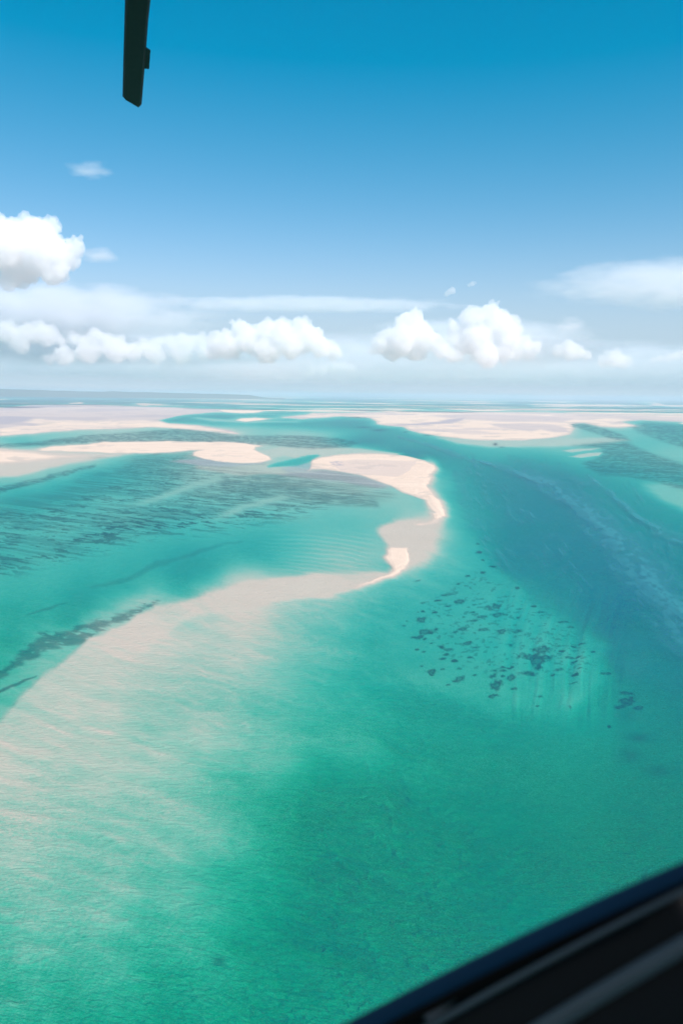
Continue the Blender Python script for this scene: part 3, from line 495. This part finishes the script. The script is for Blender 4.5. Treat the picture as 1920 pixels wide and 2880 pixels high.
layer(18500, 300, 1420, 826, 886, .0022, 'long thin pale streak of layer cloud over the two middle cumulus clouds', 900, 1.5, (.28, .62), 5)
layer(16500, 1400, 2500, 715, 890, .0014, 'broad faint sheet of high cloud at the upper right edge', 1600, 1.6, (.25, .65), 9)
layer(18800, -500, 1080, 915, 1040, .0014, 'grey flat base of cloud under the left-hand row of cumulus', 1500, 1, (.2, .5), 17, (.90, .92, .95, 1))  # grey droplet colour stands in for the cumulus row's shaded underside
layer(18000, 960, 1860, 930, 1040, .0013, 'grey flat base of cloud under the right-hand cumulus clouds', 1300, 1, (.2, .5), 21, (.92, .935, .96, 1))  # shade under the right-hand clouds, likewise given as grey droplet colour
layer(19500, 900, 1760, 880, 1030, .0016, 'hazy white veil of cloud round the towering right-hand cumulus', 1300, 1.2, (.2, .6), 25)
layer(14000, 165, 345, 446, 512, .0018, 'faint lone wisp of cloud high in the blue, upper left', 500, 3.2, (.40, .75), 31)
layer(15000, 1540, 1660, 880, 950, .0020, 'faint ragged wisp of cloud right of the towering cumulus, below the broad sheet', 500, 3, (.38, .7), 35)
layer(15000, 200, 350, 690, 745, .0022, 'ragged pale wisp trailing right from the tall left cumulus', 500, 2.6, (.36, .7), 39)
layer(23000, -900, 2900, 930, 1100, .0009, 'pale grey bank of distant layer cloud low along the whole horizon', 3500, 1, (.2, .6), 13)
# ================================================================ the helicopter round the camera
heli = link(bpy.data.objects.new('helicopter', None)); heli.location = (0, 0, CAM_H-1.2); heli.empty_display_size = .3
tag(heli, 'dark helicopter carrying the viewer, rotor blade tip overhead and black door sill at lower right', 'helicopter')
def part(name, me, parent):
    o = link(bpy.data.objects.new(name, me)); o.parent = parent
    o.location = (0, 0, 0) if parent is heli else (0, 0, 0); return o
HO = heli.location
def paint(name, col, rough, spec=.5, coat=0):
    n = NT(name); geo = n.n('ShaderNodeNewGeometry').outputs['Position']; b = n.n('ShaderNodeBsdfPrincipled')
    s = n.noise(geo, 30, 4, .6); n.set(b, 'Base Color', n.mix(s, tuple(c*.8 for c in col)+(1,), tuple(c*1.2 for c in col)+(1,)))
    n.set(b, 'Roughness', n.math('MULTIPLY_ADD', s, .12, rough)); b.inputs['Specular IOR Level'].default_value = spec; b.inputs['Coat Weight'].default_value = coat
    return n.surf(b.outputs[0])
BLK = paint('matt_black_blade', (.006, .014, .014), .6, .25); NAVY = paint('navy_trim', (.001, .012, .030), .5, .12)
RUB = paint('black_rubber', (.002, .002, .002), .8, .04); PLA = paint('black_panel', (.003, .003, .0035), .5, .10); RDG = paint('black_ridge_highlight', (.02, .024, .03), .35, .5)  # last one: black lightened and blued, sky highlight put into its colour
# rotor blade: chart outline lifted onto the rotor plane 1.75 m above the eye
def on_plane(x, y, z):
    r = ray(x, y); return CAM+r*(z/r.z)
def slab(name, outline, z, th, mat, parent, bev=.3):
    lo = [on_plane(x, y, z)-HO for x, y in outline]; cc = sum(lo, Vector())/len(lo); bm = bmesh.new()
    rings = []
    for dz, s in ((0, .80), (th*.35, 1), (th*.75, .97), (th, .7)):
        # draw each ring in across the chord only
        ax = (lo[0]-lo[-1]); rings.append([bm.verts.new(p+Vector((0, 0, dz))) for p in lo])
        if s < 1:
            a0 = (lo[0]+lo[-1])/2; dr = Vector((0, 0, 0))
            for v, p in zip(rings[-1], lo):
                mid = a0+((p-a0).dot(AXIS))*AXIS; v.co = mid+(p-mid)*s+Vector((0, 0, dz))
    for a, b in zip(rings, rings[1:]):
        for i in range(len(a)): j = (i+1) % len(a); bm.faces.new((a[i], a[j], b[j], b[i]))
    bm.faces.new(rings[0][::-1]); bm.faces.new(rings[-1]); bmesh.ops.recalc_face_normals(bm, faces=bm.faces)
    me = bpy.data.meshes.new(name); bm.to_mesh(me); bm.free(); me.materials.append(mat); return part(name, me, parent)
ZB = 1.75
pA, pB = on_plane(372, 290, ZB), on_plane(391, 0, ZB); AXIS = (pA-pB).normalized()
far_ = lambda p, k: p
def ext(x0, y0, x1, y1, y): return (x0+(x1-x0)*(y-y0)/(y1-y0), y)
blade = slab('rotor_blade', [ext(345, 270, 352, 0, -330), (352, 0), (347, 180), (345, 276), (350, 281), (395, 303), (399, 298), (408, 190), (418, 60), (425, 0), ext(408, 190, 425, 0, -330)], ZB, .028, BLK, heli)
tab = slab('trim_tab', [(408, 134), (404, 193), (420, 194.6), (424, 142)], ZB+.009, .005, BLK, blade)
# door sill: lengths swept along the lower window edge
def sweep(name, mat, parent, guide, wa, wb, prof, seg=28):
    """guide: three (x, y, dist) on the chart; prof: closed section in (across, towards viewer); wa, wb: scale at the ends"""
    P = [at(*g) for g in guide]; bm = bmesh.new(); rings = []
    for i in range(seg+1):
        t = i/seg; p = P[0]*(1-t)**2+P[1]*2*t*(1-t)+P[2]*t*t; tg = (P[1]-P[0])*(1-t)+(P[2]-P[1])*t; tg.normalize()
        back = (CAM-p).normalized(); acr = tg.cross(back).normalized(); back = acr.cross(tg).normalized(); w = wa*(1-t)+wb*t
        rings.append([bm.verts.new(p-HO+acr*u*w+back*v*w) for u, v in prof])
    for a, b in zip(rings, rings[1:]):
        for i in range(len(a)): j = (i+1) % len(a); bm.faces.new((a[i], a[j], b[j], b[i]))
    bm.faces.new(rings[0]); bm.faces.new(rings[-1][::-1]); bmesh.ops.recalc_face_normals(bm, faces=bm.faces)
    for f in bm.faces: f.smooth = len(f.verts) == 4
    me = bpy.data.meshes.new(name); bm.to_mesh(me); bm.free(); me.materials.append(mat); return part(name, me, parent)
def oval(a, b, n=16, p=2.0): return [(a*math.copysign(abs(math.cos(t))**(2/p), math.cos(t)), b*math.copysign(abs(math.sin(t))**(2/p), math.sin(t))) for t in [2*math.pi*k/n for k in range(n)]]
DA, DM, DB = .64, .545, .47
def gl_(off, near=0):       # guide lines: vertical offset (left, middle, right) from the window edge
    a, m, b = off; return [(900, 2918+a, DA-near), (1450, 2627+m, DM-near), (2000, 2392+b, DB-near)]
sa, sb = DA/FPX, DB/FPX
sweep('window_trim', NAVY, heli, gl_((30, 26, 25)), 25*sa, 24*sb, oval(1, .8, 20, 2.6))
sweep('window_seal', RUB, heli, gl_((74, 62, 56)), 17*sa, 14*sb, oval(1, .9))
pan = sweep('door_panel', PLA, heli, gl_((330, 290, 236), -.010), 205*sa, 168*sb, oval(1, .13, 28, 3.2))
sweep('highlight_ridge', RDG, pan, gl_((150, 108, 74), .004), 9*sa, 8*sb, oval(1, .7))  # raised strip added to carry the thin highlight in its lighter colour
sweep('highlight_ridge', RDG, pan, gl_((380, 296, 222), .002), 24*sa, 24*sb, oval(1, .45))  # added strip too, its bluish colour stands in for the wide highlight
sweep('latch', RDG, pan, [(1196, 2862, .585), (1250, 2838, .580), (1293, 2782, .575)], .0032, .0026, oval(1, .8), 12)
